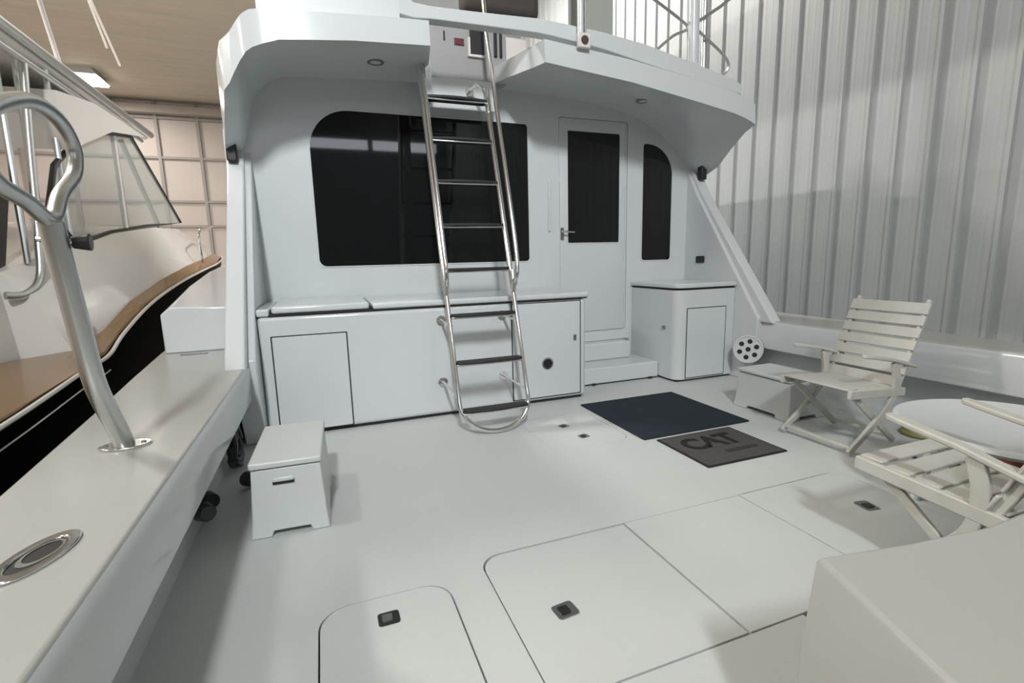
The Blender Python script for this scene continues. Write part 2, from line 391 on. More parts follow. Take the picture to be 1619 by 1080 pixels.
# salon door
e = empty('door_1', (0, 0, 0)); struct(e)
dl = obj('door_leaf', PR(inset(door_o, 0.004), 'y', BY+0.001, BY+0.03), gel, e, bevel=0.003)
pane = rrect(2.288, 2.862, 1.330, 2.372, 0.012, 4)
cut(dl, [cutter(PR(pane, 'y', BY-0.02, BY+0.1))])
obj('door_pane', PR(inset(pane, 0.0005), 'y', BY+0.004, BY+0.012), glassd, e)
obj('door_pane_trim', ringprism(inset(pane, -0.008), inset(pane, 0.0), 'y', BY-0.004, BY+0.008), gel, e, bevel=0.002)
obj('door_hinge_strip', B((2.930, 2.944, BY-0.006, BY+0.003, 0.46, 2.45)), gel, e, bevel=0.002)
h = obj('door_handle', T(smoothpath([(2.222, BY-0.002, 1.435), (2.222, BY-0.045, 1.435), (2.24, BY-0.055, 1.435), (2.33, BY-0.055, 1.430)], 4), 0.008), steel, e)
obj('handle_plate', PR(rrect(2.205, 2.240, 1.355, 1.475, 0.012, 4), 'y', BY-0.006, BY+0.002), dulls, h)
# upright grab handle moulded beside the door
o = obj('grab_strip', B((2.075, 2.095, BY-0.022, BY+0.0, 1.44, 1.92)), gel, bevel=0.008, seg=3); tag(o, 'slim white upright grab strip on the bulkhead left of the door', 'handle')

# side wings (quarter panels that rise from the covering board to the overhang)
wing = [(3.30, COV-0.02), (3.42, COV-0.02), (BY+0.02, COV-0.02), (BY+0.02, 2.10), (4.44, 2.06), (4.36, 1.96), (4.26, 1.80)]
for name, x0, x1 in (('wing_left', -0.585, -0.470), ('wing_right', 3.735, 3.850)):
    bm = PR(wing, 'x', x0, x1)
    struct(obj(name, bm, gel, bevel=0.014, seg=3))
# inner panels that close the corner below the wings, ahead of the coaming
for name, x0, x1 in (('corner_panel_left', -0.56, -0.425), ('corner_panel_right', 3.70, 3.80)):
    pts = [(3.62, 0.0), (BY+0.01, 0.0), (BY+0.01, 2.06), (4.30, 1.80), (3.44, 0.60), (3.44, 0.40)]
    struct(obj(name, PR(pts, 'x', x0, x1), gel, bevel=0.01, seg=3))

# flybridge overhang: cambered underside, fascia, notch for the ladder
XS = [-0.60, -0.56, -0.52, -0.48, -0.43, -0.38, -0.34, -0.28, -0.22, -0.17, -0.127, 0.10, 0.328, 0.60, 0.82, 1.10, 1.40, 1.694, 2.1, 2.46, 2.8, 3.10, 3.35, 3.55, 3.72, 3.83, 3.90]
def interp(x, tab):
    for (a, u), (b, v) in zip(tab, tab[1:]):
        if x <= b: return u + (v-u)*(x-a)/(b-a)
    return tab[-1][1]
ZF = [(-0.60, 2.325), (-0.53, 2.375), (-0.43, 2.44), (-0.34, 2.49), (-0.22, 2.54), (-0.127, 2.574), (0.328, 2.62), (0.82, 2.647), (1.25, 2.655), (1.694, 2.634), (2.46, 2.564), (3.10, 2.473), (3.55, 2.405), (3.77, 2.367), (3.90, 2.33)]
ZB = [(-0.60, 1.98), (-0.47, 2.05), (-0.43, 2.16), (-0.38, 2.42), (-0.25, 2.575), (-0.10, 2.62), (0.8, 2.665), (1.6, 2.68), (2.4, 2.655), (3.0, 2.57), (3.3, 2.44), (3.5, 2.28), (3.72, 2.08), (3.83, 2.00), (3.90, 1.98)]
ZTF = [(-0.60, 2.58), (-0.53, 2.62), (-0.40, 2.69), (-0.26, 2.74), (0.0, 2.76), (0.73, 2.81), (1.66, 2.80), (2.46, 2.735), (3.10, 2.65), (3.65, 2.57), (3.90, 2.50)]
YS = [3.65, 3.80, 4.0, 4.2, BY+0.04]
def under(x, y):
    t = (y-3.65)/(BY-3.65); t = t*t*(3-2*t) if 0 < t < 1 else max(0, min(1, t))
    return interp(x, ZF)*(1-t) + interp(x, ZB)*t
def yfront(x):  # slight rounding of the aft edge in plan at the left corner
    return 3.65 + (0.10*max(0, (-0.15-x)/0.45)**2)
def px_(x, j):
    t = j/4.0
    if x < -0.3: return -0.3 + (x+0.3)*((0.135 + 0.165*t)/0.30)
    if x > 3.5: return 3.5 + (x-3.5)*((0.27 + 0.13*t)/0.40)
    return x
bm = bmesh.new()
bot = [[bm.verts.new((px_(x, j), (y if j else yfront(x)), under(x, y))) for j, y in enumerate(YS)] for x in XS]
top = [[bm.verts.new((px_(x, j), (y if j else yfront(x)+0.012), interp(x, ZTF))) for j, y in enumerate(YS)] for x in XS]
nx, ny = len(XS), len(YS)
for i in range(nx-1):
    for j in range(ny-1):
        bm.faces.new((bot[i][j], bot[i+1][j], bot[i+1][j+1], bot[i][j+1])); bm.faces.new((top[i][j], top[i][j+1], top[i+1][j+1], top[i+1][j]))
    bm.faces.new((bot[i][0], top[i][0], top[i+1][0], bot[i+1][0])); bm.faces.new((bot[i][-1], bot[i+1][-1], top[i+1][-1], top[i][-1]))
for i in (0, nx-1):
    for j in range(ny-1):
        q = (bot[i][j], bot[i][j+1], top[i][j+1], top[i][j]); bm.faces.new(q if i == 0 else q[::-1])
ov = obj('overhang', bm, gel)
cut(ov, [cutter(PR([(0.82, 3.40), (1.694, 3.40), (1.694, 3.66), (1.52, 4.30), (1.52, 4.7), (0.915, 4.7), (0.915, 4.15), (0.83, 3.66)], 'z', 2.2, 3.2))])
struct(ov)
# small dark clasps where wing and overhang meet
for x, lab in ((-0.54, 'small dark clasp at the top of the left wing'), (3.79, 'small dark clasp at the top of the right wing')):
    bmc = B((x-0.035, x+0.035, 4.30, 4.37, 1.95, 2.09)); tag(obj('clasp', bmc, blackp, bevel=0.01), lab, 'clasp')
# recessed underside lights
for x, y, lab in ((0.50, 4.02, 'round recessed light under the overhang, left of the ladder'), (2.80, 3.99, 'round recessed light under the overhang, above the door')):
    z = under(x, y); e = empty('recessed_light', (x, y, z), lab, 'light')
    obj('light_ring', ringprism(circ(0, 0, 0.058, 28), circ(0, 0, 0.040, 28), 'z', -0.009, 0.006), dulls, e)
    obj('lens', PR(circ(0, 0, 0.041, 28), 'z', -0.005, 0.004), gelsoft, e)

# upper coaming of the flybridge: a second cambered band above the fascia, bridging the notch
def band(x0, x1, f0, f1, yo, th, n=26):
    secs = []
    for i in range(n+1):
        x = x0 + (x1-x0)*i/n; a, b = f0(x), f1(x)
        secs.append([(x, yo, a), (x, yo+th, a), (x, yo+th, b), (x, yo+0.008, b)])
    return loft(secs)
UT = [(0.60, 3.10), (0.66, 2.98), (0.72, 2.935), (0.86, 2.925), (1.2, 2.935), (1.7, 2.955), (2.2, 2.93), (2.6, 2.89), (3.1, 2.80), (3.5, 2.72), (3.66, 2.67)]
UB = [(0.60, 2.85), (0.72, 2.83), (0.86, 2.84), (1.2, 2.845), (1.7, 2.85), (2.2, 2.805), (2.6, 2.74), (3.1, 2.665), (3.66, 2.585)]
o = obj('bridge_rail_cap', band(0.62, 3.64, lambda x: interp(x, UB), lambda x: interp(x, UT), 3.70, 0.10), gel, bevel=0.006); struct(o)
o = obj('bridge_coaming', band(-0.24, 0.64, lambda x: interp(x, ZTF)+0.012, lambda x: 3.45, 3.70, 0.06, 8), gelsoft); struct(o)
# bridge deck and back wall seen up through the notch
struct(obj('bridge_deck', B((-0.2, 3.5, BY+0.12, 9.0, 2.74, 2.78)), gelsoft))
struct(obj('bridge_wall', B((0.7, 2.3, 5.6, 5.65, 2.78, 3.7)), greyp))
# ladder head board at the forward side of the notch
o = obj('ladder_head_board', B((0.905, 1.50, 4.24, 4.27, 2.42, 2.66)), gel, bevel=0.012); tag(o, 'white board at the head of the ladder, inside the overhang notch', 'board')
struct(obj('notch_liner_left', B((0.86, 0.905, 4.0, 4.22, 2.40, 2.80)), gel))


# ================================================================ cockpit furniture
# storage bench along the bulkhead
e = empty('storage_bench', (0.8, 4.06, 0), 'long white storage bench built against the bulkhead behind the ladder', 'bench')
def W(name, bm, m, parent, **k): return keep(obj(name, bm, m, None, **k), parent) if parent.parent is None else kid(name, bm, m, parent, **k)
def kid(name, bm, m, parent, **k):
    o = obj(name, bm, m, None, **k); o.parent = parent; return o   # parents of sub-parts already carry the offset in their mesh
W('body', B((-0.424, 2.05, 3.67, BY-0.001, 0.022, 0.850)), gel, e, bevel=0.03, seg=4)
W('plinth', B((-0.424, 2.02, 3.70, BY-0.001, 0.0, 0.022)), seam, e)
W('top', PR([(-0.424, 3.67), (2.058, 3.67), (2.058, BY-0.001), (-0.424, BY-0.001)], 'z', 0.852, 0.866), seam, e)
W('lid', PR(rrect(-0.330, 0.303, 3.655, BY-0.02, 0.02, 5), 'z', 0.868, 0.915), gel, e, bevel=0.014, seg=3)
W('worktop', PR(rrect(0.325, 2.070, 3.655, BY-0.002, 0.02, 5), 'z', 0.862, 0.905), gel, e, bevel=0.014, seg=3)
W('edge_rim', B((-0.424, -0.345, 3.665, BY-0.002, 0.85, 0.90)), gel, e, bevel=0.012, seg=3)
def front_door(parent, x0, x1, z0, z1, y, r=0.006, m=gel):
    d = W('door', PR(rrect(x0+0.009, x1-0.009, z0+0.008, z1-0.008, r, 4), 'y', y-0.004, y), m, parent, bevel=0.0015)
    k = kid('door_gap', PR(rrect(x0, x1, z0, z1, r, 4), 'y', y-0.0012, y+0.001), seam, d)
    return d
front_door(e, -0.352, 0.141, 0.03, 0.716, 3.67)
d = front_door(e, 1.378, 2.000, 0.045, 0.842, 3.67)
kid('door_latch', PR(rrect(1.928, 1.952, 0.510, 0.555, 0.005, 4), 'y', 3.655, 3.667), dulls, d)
ro = kid('round_outlet', D((1.687, 3.667, 0.335), (0, -1, 0), 0.038, 0.012), blackp, d)
kid('outlet_ring', ringprism(circ(1.687, 0.335, 0.050, 28), circ(1.687, 0.335, 0.036, 28), 'y', 3.658, 3.668), steel, d)
# small console cabinet by the door
e = empty('cabinet', (3.38, 4.08, 0), 'small white cabinet right of the salon door, with flat top and panelled door', 'cabinet')
W('body', PR(rrect(3.03, 3.699, 3.72, BY-0.001, 0.09, 8, (1, 0.1, 0.1, 0.1)), 'z', 0.02, 0.865), gel, e, bevel=0.006)
W('plinth', B((3.06, 3.699, 3.75, BY-0.001, 0.0, 0.02)), seam, e)
W('worktop', PR(rrect(3.012, 3.699, 3.70, BY-0.001, 0.09, 8, (1, 0.1, 0.1, 0.1)), 'z', 0.885, 0.925), gel, e, bevel=0.014, seg=3)
W('top_gap', PR(rrect(3.035, 3.699, 3.725, BY-0.001, 0.09, 8, (1, 0.1, 0.1, 0.1)), 'z', 0.865, 0.885), seam, e)
front_door(e, 3.135, 3.600, 0.03, 0.700, 3.72)
W('door_knob', D((3.03, 3.90, 0.51), (-1, 0, 0), 0.016, 0.02), dulls, e)
# entry steps
e = empty('entry_steps', (2.54, 4.2, 0), 'two low white steps leading up to the salon door between bench and cabinet', 'steps')
W('lower_step', PR(rrect(2.062, 3.028, 3.97, BY-0.002, 0.02, 4), 'z', 0.012, 0.165), gel, e, bevel=0.014, seg=3)
W('upper_step', PR(rrect(2.062, 2.90, 4.26, BY-0.002, 0.02, 4), 'z', 0.165, 0.335), gel, e, bevel=0.014, seg=3)
W('plinth', B((2.08, 3.02, 3.99, BY-0.002, 0.0, 0.012)), seam, e)
W('sill', B((2.10, 2.98, 4.40, BY-0.002, 0.335, 0.425)), gel, e, bevel=0.01)
for x in (2.30, 2.93): W('bumper', B((x-0.018, x+0.018, 3.958, 3.972, 0.005, 0.022)), blackp, e)

# dark power socket on the right corner panel
o = obj('socket', PR(rrect(4.15, 4.265, 1.10, 1.17, 0.012, 4), 'x', 3.686, 3.701), blackp, bevel=0.003); tag(o, 'small dark rectangular socket high on the right corner panel', 'socket')
# round white disc with seven holes
e = empty('perforated_disc', (3.66, 3.49, 0.305), 'round white disc with seven dark holes on the corner wall, beside the cabinet', 'vent')
nrm = Vector((-0.74, -0.66, 0.12)).normalized(); q = nrm.to_track_quat('Z', 'Y')
bm = bmesh.new(); disc(bm, (0,0,0), nrm, 0.128, -0.03, 36)
o = obj('plate', bm, boxw, e, bevel=0.004)
for k in range(7):
    a = math.radians(k*60+20); r = 0 if k == 6 else 0.075
    c = q @ Vector((r*math.cos(a), r*math.sin(a), 0))
    obj('hole', D(c - nrm*0.002, nrm, 0.022, 0.004, 18), blackp, e)
obj('rim', T([q @ Vector((0.122*math.cos(2*math.pi*k/36), 0.122*math.sin(2*math.pi*k/36), 0.0)) for k in range(36)], 0.009, n=8, closed=True), boxw, e)
obj('mount', D(-nrm*0.03, -nrm, 0.06, 0.11), boxw, e)

# mats
o = obj('floor_mat', PR(rrect(1.885, 2.785, 2.605, 3.470, 0.01, 3), 'z', 0.0005, 0.010), navy, bevel=0.003); tag(o, 'large square navy blue floor mat in front of the entry steps', 'mat')
e = empty('door_mat', (2.258, 2.335, 0), 'small grey door mat with black block lettering, beside the navy mat', 'mat')
mx0, mx1, my0, my1 = -0.302, 0.302, -0.238, 0.238
obj('mat_backing', PR(rrect(mx0, mx1, my0, my1, 0.008, 3), 'z', 0.0005, 0.0065), blackmat, e, bevel=0.002)
obj('mat_pile', PR(rrect(mx0+0.014, mx1-0.014, my0+0.014, my1-0.014, 0.006, 3), 'z', 0.006, 0.0085), greymat, e, bevel=0.001)
def text(body, size, loc, m, parent, name, extr=0.0008, sx=1, off=0.0, bold=0.0):
    cu = bpy.data.curves.new('t', 'FONT'); cu.body = body; cu.size = size; cu.extrude = extr; cu.align_x = 'CENTER'; cu.align_y = 'CENTER'; cu.offset = bold; cu.space_character = 0.92
    t = bpy.data.objects.new('t', cu); C.objects.link(t); dg = bpy.context.evaluated_depsgraph_get(); dg.update()
    me = bpy.data.meshes.new_from_object(t.evaluated_get(dg)); bpy.data.objects.remove(t, do_unlink=True)
    for v in me.vertices: v.co.x *= sx
    o = bpy.data.objects.new(name, me); C.objects.link(o); me.materials.clear(); me.materials.append(m); o.parent = parent; o.location = loc
    return o
text('CAT', 0.235, (-0.015, 0.060, 0.0088), mat('letter_black', (0.004, 0.004, 0.004), 0.9), e, 'lettering', sx=0.92, bold=0.009)
tri = bmesh.new(); prism(tri, [(-0.075, -0.028), (0.035, -0.028), (-0.02, 0.055)], 'z', 0.0094, 0.0104)
obj('logo_triangle', tri, greymat, e)
obj('text_band', B((-0.04, 0.20, -0.115, -0.080, 0.0085, 0.0094)), blackmat, e)
bm = bmesh.new()
for k in range(9): box(bm, -0.030+k*0.025, -0.016+k*0.025, -0.105, -0.090, 0.0094, 0.0100)
obj('small_lettering', bm, greymat, e)

# dock step boxes
def dock_box(loc, wid, dep, hgt, rz, label, handle=True):
    e = empty('step_box', loc, label, 'box', rz=rz)
    w2 = wid/2; fl = 0.022
    bm = bmesh.new()
    secs = []
    for z, k in ((0.0, 1.0), (hgt*0.25, 0.55), (hgt*0.9, 0.0)):
        ex = fl*k
        secs.append([(-w2-ex, -ex, z), (w2+ex, -ex, z), (w2+ex, dep+ex*2.5, z), (-w2-ex, dep+ex*2.5, z)])
    body = obj('body', loft(secs), boxw, None)
    c1 = cutter(PR([(-w2*0.60, -0.02), (w2*0.66, -0.02), (w2*0.56, 0.026), (-w2*0.50, 0.026)], 'y', -0.3, dep+0.3))
    c2 = cutter(PR([(dep*0.22, -0.02), (dep*0.80, -0.02), (dep*0.74, 0.026), (dep*0.28, 0.026)], 'x', -1, 1))
    cut(body, [c1, c2]); body.parent = e
    b = body.modifiers.new('bevel', 'BEVEL'); b.width = 0.006; b.segments = 2; b.limit_method = 'ANGLE'; b.angle_limit = math.radians(50)
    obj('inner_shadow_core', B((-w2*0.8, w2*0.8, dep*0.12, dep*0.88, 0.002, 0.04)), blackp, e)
    obj('lid', PR(rrect(-w2-0.008, w2+0.008, -0.012, dep+0.008, 0.015, 4), 'z', hgt*0.9+0.005, hgt), boxw, e, bevel=0.008, seg=3)
    obj('lid_gap', PR(rrect(-w2+0.004, w2-0.004, 0.004, dep-0.004, 0.012, 4), 'z', hgt*0.89, hgt*0.9+0.006), seam, e)
    if handle:
        h = obj('handle', B((-0.058, 0.030, -0.020, -0.002, hgt*0.73, hgt*0.79)), boxw, e, bevel=0.006)
        obj('handle_recess', B((-0.058, 0.030, -0.010, 0.001, hgt*0.69, hgt*0.73)), blackp, h)
    return e
dock_box((-0.215, 2.315, 0), 0.285, 0.53, 0.345, math.radians(-2), 'white step box standing under the left covering board, with a small handle')
dock_box((3.02, 2.725, 0), 0.47, 0.33, 0.305, math.radians(-90), 'white step box on the right, in front of the slatted armchair by the gunwale', handle=False)

# round vents and hose behind the left coaming
o = obj('hose_coil', T([( -0.555 + 0.02*math.cos(k*0.9), 3.20 + (0.085+0.02*math.sin(k*0.31))*math.cos(k*0.42), 0.16 + (0.12+0.02*math.sin(k*0.27))*math.sin(k*0.42)) for k in range(70)], 0.016, n=8), blackp)
tag(o, 'dark coiled hose hanging behind the left coaming near the step box', 'hose')
for y, z, x in ((2.92, 0.045, -0.47), (2.62, 0.09, -0.60), (2.34, 0.16, -0.56)):
    o = obj('hose_fitting', D((x, y, z), (0.6, -0.8, 0.1), 0.042, 0.06, 18, 0.034), blackp, bevel=0.004)
    tag(o, {2.92: 'black round hose fitting on the deck against the left step box', 2.62: 'black round fitting under the left coaming, middle of three', 2.34: 'black round fitting under the left coaming, nearest the camera'}[y], 'fitting')
o = obj('hose_coil', T([(3.56 + (0.11-0.0008*k)*math.cos(k*0.35), 1.95 + (0.11-0.0008*k)*math.sin(k*0.35), 0.016 + 0.014*(k//18)) for k in range(72)], 0.014, n=8), mat('yellow_hose', (0.30, 0.28, 0.10), 0.5))
tag(o, 'dull yellow coiled hose on the deck behind the slatted armchair', 'hose')
o = obj('cord', T(smoothpath([(3.10, 1.72, 0.012), (3.2, 1.80, 0.012), (3.34, 1.74, 0.012), (3.46, 1.62, 0.012), (3.62, 1.66, 0.012), (3.74, 1.9, 0.012)], 6), 0.010, n=8), mat('violet_cord', (0.11, 0.10, 0.20), 0.5))
tag(o, 'thin violet cord lying on the deck between armchair and round table', 'cord')
o = obj('bucket', D((3.40, 1.42, 0.0), (0, 0, 1), 0.075, 0.13, 20, 0.09), mat('rust_red_plastic', (0.22, 0.07, 0.035), 0.5)); tag(o, 'small reddish bucket half hidden behind the round table', 'bucket')

# slatted folding armchairs
def armchair(loc, rz, label, sag=0.0):
    """local: seat front at y=0, chair faces -y, back towards +y; x across"""
    e = empty('folding_armchair', loc, label, 'chair', 'white slatted folding armchairs', rz)
    hw = 0.225
    for s in (-1, 1):
        x = s*hw
        bm = bmesh.new(); bar(bm, (x, -0.005, 0.378), (x, 0.47, 0.345), 0.024, 0.052); obj('seat_rail', bm, chairw, e, bevel=0.005)
        # front foot up and back, curving upright under the arm
        f0 = 0.12 if sag else 0.0
        P = smoothpath([(x, 0.03+f0, 0.020), (x, 0.17+f0*0.5, 0.125-sag), (x, 0.29, 0.225-sag), (x, 0.375, 0.325-sag*0.6), (x, 0.392, 0.42), (x, 0.365, 0.535)], 5)
        bm = bmesh.new()
        for a, b in zip(P, P[1:]): pass
        # a flat board: sweep a rectangle
        secs = []
        for i, p in enumerate(P):
            t = (P[min(i+1, len(P)-1)] - P[max(i-1, 0)]).normalized(); u = Vector((0, t.z, -t.y)); w_ = 0.019 + 0.007*max(0, min(1, (p.z-0.25)/0.15))
            secs.append([tuple(p + Vector((-0.011, 0, 0)) + u*w_), tuple(p + Vector((0.011, 0, 0)) + u*w_), tuple(p + Vector((0.011, 0, 0)) - u*w_), tuple(p + Vector((-0.011, 0, 0)) - u*w_)])
        obj('front_leg', loft(secs), chairw, e, bevel=0.004)
        bm = bmesh.new(); bar(bm, (x*0.84, 0.06, 0.37), (x*0.84, 0.48, 0.022), 0.020, 0.036); obj('rear_leg', bm, chairw, e, bevel=0.004)
        bm = bmesh.new(); bar(bm, (x*0.93, 0.40, 0.30), (x*0.93, 0.655, 0.885), 0.022, 0.036); obj('back_rail', bm, chairw, e, bevel=0.005)
        # armrest: flat board sloping down to the back with a rounded tip
        secs = []
        for t_, wv in ((0, 0.012), (0.03, 0.022), (0.12, 0.027), (0.5, 0.024), (0.9, 0.020), (1.0, 0.014)):
            y = 0.09 + 0.46*t_; z = 0.605 - 0.10*t_ + 0.012*math.sin(t_*math.pi)
            secs.append([(x-wv, y, z), (x+wv, y, z), (x+wv, y, z-0.022), (x-wv, y, z-0.022)])
        obj('armrest', loft(secs), chairw, e, bevel=0.006)
    for k in range(5):
        y = 0.0 + k*0.094; z = 0.402 - 0.03*(y/0.46) - 0.012*math.sin(math.pi*min(1, (y+0.04)/0.46))
        obj('seat_slat', B((-0.213, 0.213, y, y+0.084, z-0.004, z+0.008)), chairw, e, bevel=0.004)
    for k in range(7):
        t_ = 0.17 + k*0.122; y = 0.40 + 0.255*t_; z = 0.30 + 0.585*t_; u = Vector((0, 0.40, 0.917)); n_ = Vector((0, -0.917, 0.40))
        p = Vector((0, y, z)) + n_*0.020
        bm = bmesh.new(); hh = 0.0315 if k < 6 else 0.036; bow = 0.0
        vs = []
        for X in (-0.235, 0.235):
            for a, b in ((-hh, -0.006), (hh, -0.006), (hh, 0.006), (-hh, 0.006)): vs.append(bm.verts.new(Vector((X, 0, 0)) + p + u*a + n_*b))
        for f in ((0,1,2,3),(7,6,5,4),(0,4,5,1),(1,5,6,2),(2,6,7,3),(3,7,4,0)): bm.faces.new([vs[i] for i in f])
        obj('back_slat', bm, chairw, e, bevel=0.004)
    bm = bmesh.new(); y_s = 0.18 if sag else 0.055; bm.free(); bm = bmesh.new(); bar(bm, (-hw, y_s, 0.05), (hw, y_s, 0.05), 0.026, 0.020); obj('stretcher', bm, chairw, e, bevel=0.004)
    bm = bmesh.new(); bar(bm, (-hw*0.84, 0.44, 0.055), (hw*0.84, 0.44, 0.055), 0.026, 0.020); obj('stretcher', bm, chairw, e, bevel=0.004)
    return e
armchair((2.765, 2.120, 0), math.radians(-90), 'white slatted folding armchair with its high back to the right gunwale')
armchair((2.135, 1.255, 0), math.radians(180), 'white slatted folding armchair at the lower right, mostly its seat and arms in view', sag=0.06)

# round table
e = empty('round_table', (2.83, 1.19, 0), 'round white plastic table between the two folding armchairs', 'table')
secs = []
for r, z in ((0.40, 0.372), (0.428, 0.378), (0.440, 0.392), (0.436, 0.406), (0.418, 0.412), (0.410, 0.408)):
    secs.append([(r*math.cos(2*math.pi*k/64), r*math.sin(2*math.pi*k/64), z) for k in range(64)])
obj('tabletop', loft(secs), tablew, e)
for k in range(4):
    a = math.radians(45+90*k); obj('leg', T([(0.26*math.cos(a), 0.26*math.sin(a), 0.375), (0.33*math.cos(a), 0.33*math.sin(a), 0.0)], [0.028, 0.02], n=10), tablew, e)

# ================================================================ ladder to the flybridge
LX0, LX1 = 0.815, 1.320
def ly(z): return 3.14 + 0.33*z
e = empty('bridge_ladder', (1.067, 3.17, 0), 'stainless steel ladder with black treads rising from the deck to the flybridge', 'ladder')
# lower hoop: one bent tube
pts = []
for z in (1.02, 0.8, 0.5, 0.30): pts.append((LX0, ly(z), z))
for k in range(0, 13):
    a = math.pi + math.pi*k/12; cx = (LX0+LX1)/2; rr = (LX1-LX0)/2
    z = 0.215 + 0.195*math.sin(a); pts.append((cx + rr*math.cos(a), ly(z) - (0.04*(0.215-z)), z))
for z in (0.30, 0.5, 0.8, 1.02): pts.append((LX1, ly(z), z))
W('lower_hoop', T(smoothpath(pts, 3), 0.0165, n=12), steel, e)
# upper stringers and handrails
for x, top in ((LX0, 2.66), (LX1, 2.50)):
    W('stringer', T(smoothpath([(x, ly(0.98), 0.98), (x, ly(1.6), 1.6), (x, ly(2.2), 2.2), (x, ly(top), top)], 4), 0.021, n=12), steel, e)
for x, top in ((LX0, 0), (LX1, 1)):
    pts = [(x, ly(0.95)-0.005, 0.95), (x, ly(1.02)-0.035, 1.02), (x, ly(1.10)-0.075, 1.10), (x, ly(1.3)-0.09, 1.3), (x, ly(1.9)-0.10, 1.9), (x, ly(2.4)-0.10, 2.4)]
    if top: pts += [(x-0.01, ly(2.7)-0.14, 2.7), (x-0.02, ly(2.95)-0.17, 2.95), (x-0.02, ly(3.3)-0.2, 3.35)]
    else: pts += [(x, ly(2.55)-0.09, 2.52), (x, ly(2.62)-0.02, 2.60)]
    if x == LX1: pts = [(a+0.035*min(1, max(0, (c-1.0)/0.15)), b, c) for a, b, c in pts]
    W('handrail', T(smoothpath(pts, 5), 0.0165, n=12), steel, e)
    W('joint_collar', D((x + (0.012 if top else 0), ly(1.02)-0.012, 1.00), (0, 0.31, 0.95), 0.026, 0.11, 16, 0.034), alum, e)
# curved grab at the head of the ladder
W('grab_loop', T(smoothpath([(1.27, 4.235, 2.56), (1.28, 4.10, 2.57), (1.305, 4.00, 2.52), (1.318, ly(2.36)-0.02, 2.38), (1.320, ly(2.28), 2.28)], 6), 0.014, n=10), steel, e)
W('grab_flange', D((1.27, 4.24, 2.56), (0, -1, 0), 0.035, 0.014), steel, e)
for k in range(8):
    z = 0.170 + 0.3185*k; y = ly(z)
    r = W('rung', PR(rrect(LX0+0.012, LX1-0.012, y-0.038, y+0.038, 0.02, 5), 'z', z-0.022, z-0.008), steel, e, bevel=0.004)
    # black tread pad, bowed at its aft edge
    a = [(LX0+0.016, y-0.034)] + [(LX0+0.016+(LX1-LX0-0.032)*t/10, y-0.034-0.030*math.sin(math.pi*t/10)) for t in range(1, 10)] + [(LX1-0.016, y-0.034), (LX1-0.016, y+0.036), (LX0+0.016, y+0.036)]
    kid('tread_pad', PR(a, 'z', z-0.009, z+0.010), rubber, r, bevel=0.004)
for x, z in ((0.815, 0.750), (0.808, 0.275), (1.300, 0.760), (1.300, 0.275)):
    s = W('standoff', T([(x, 3.668, z), (x + (LX0-x if x < 1 else LX1-x), ly(z)+0.01, z-0.01)], 0.0105, n=10), steel, e)
    kid('standoff_flange', D((x, 3.668, z), (0, -1, 0), 0.036, 0.010), steel, s)

# ================================================================ fittings on the left covering board
e = empty('boarding_rail', (-0.69, 2.03, COV), 'aluminium pipe rail with a closed teardrop loop, on the left covering board', 'handrail')
stem = [(-0.69, 2.045, COV+0.004), (-0.69, 2.00, 0.66), (-0.69, 1.935, 0.76), (-0.69, 1.885, 0.86), (-0.69, 1.84, 1.06), (-0.69, 1.80, 1.25), (-0.69, 1.785, 1.33)]
W('stem', T(smoothpath(stem, 5), 0.030, n=16), alum, e)
loop = [(-0.69, 1.79, 1.335), (-0.69, 1.87, 1.41), (-0.69, 1.985, 1.485), (-0.69, 2.015, 1.57), (-0.69, 1.94, 1.635), (-0.69, 1.80, 1.648), (-0.69, 1.64, 1.60), (-0.69, 1.52, 1.53), (-0.69, 1.49, 1.46), (-0.69, 1.55, 1.405), (-0.69, 1.67, 1.375)]
W('loop', T(smoothpath(loop, 5, closed=True), 0.021, n=12, closed=True), alum, e)
k_ = W('knob', D((-0.665, 1.825, 1.275), (1, 0.1, 0), 0.017, 0.045, 16, 0.026), blackp, e, bevel=0.004)
W('knob_pin', T([(-0.735, 1.80, 1.285), (-0.66, 1.815, 1.275)], 0.008, n=8), steel, e)
W('base_flange', PR(circ(-0.69, 2.045, 0.078, 28, 0.052), 'z', COV, COV+0.009), steel, e, bevel=0.003)
for dx in (-0.055, 0.055): W('screw', PR(circ(-0.69+dx, 2.045, 0.008, 10), 'z', COV+0.008, COV+0.012), dulls, e)
# flush rod holder
e = empty('rod_holder', (-0.628, 1.305, COV), 'oval flush steel rod holder with a dark opening, on the left covering board', 'rod holder', rz=math.radians(-16))
obj('rim', ringprism(circ(0, 0, 0.052, 32, 0.105), circ(0, 0.0, 0.034, 32, 0.072), 'z', 0.0, 0.008), steel, e, bevel=0.003)
obj('opening', PR(circ(0, 0, 0.035, 32, 0.073), 'z', 0.0005, 0.003), blackp, e)
obj('inner_tube', ringprism(circ(0, 0.01, 0.030, 24, 0.056), circ(0, 0.014, 0.025, 24, 0.045), 'z', 0.001, 0.005), dulls, e)
o = obj('hawse_slot', PR(rrect(-0.97, -0.80, 4.03, 4.075, 0.02, 5), 'z', COV, COV+0.004), dulls); tag(o, 'narrow grey slot fitting on the left covering board, by the raised side box', 'fitting')
# square fitting and pole on the bridge fascia
e = empty('flag_pole_socket', (2.008, 3.66, 2.81), 'white square socket plate with a brown round centre, above the door', 'fitting')
obj('plate', B((-0.052, 0.052, -0.045, -0.012, -0.052, 0.052)), bright, e, bevel=0.006)
obj('round_centre', D((0, -0.044, 0), (0, -1, 0), 0.030, 0.010), brown, e)
obj('pole', T([(-0.012, 0.0, 0.05), (-0.015, 0.0, 0.9)], 0.024, n=14), gel, e)
obj('pole', T([(0.028, 0.0, 0.05), (0.026, 0.0, 0.9)], 0.011, n=10), steel, e)

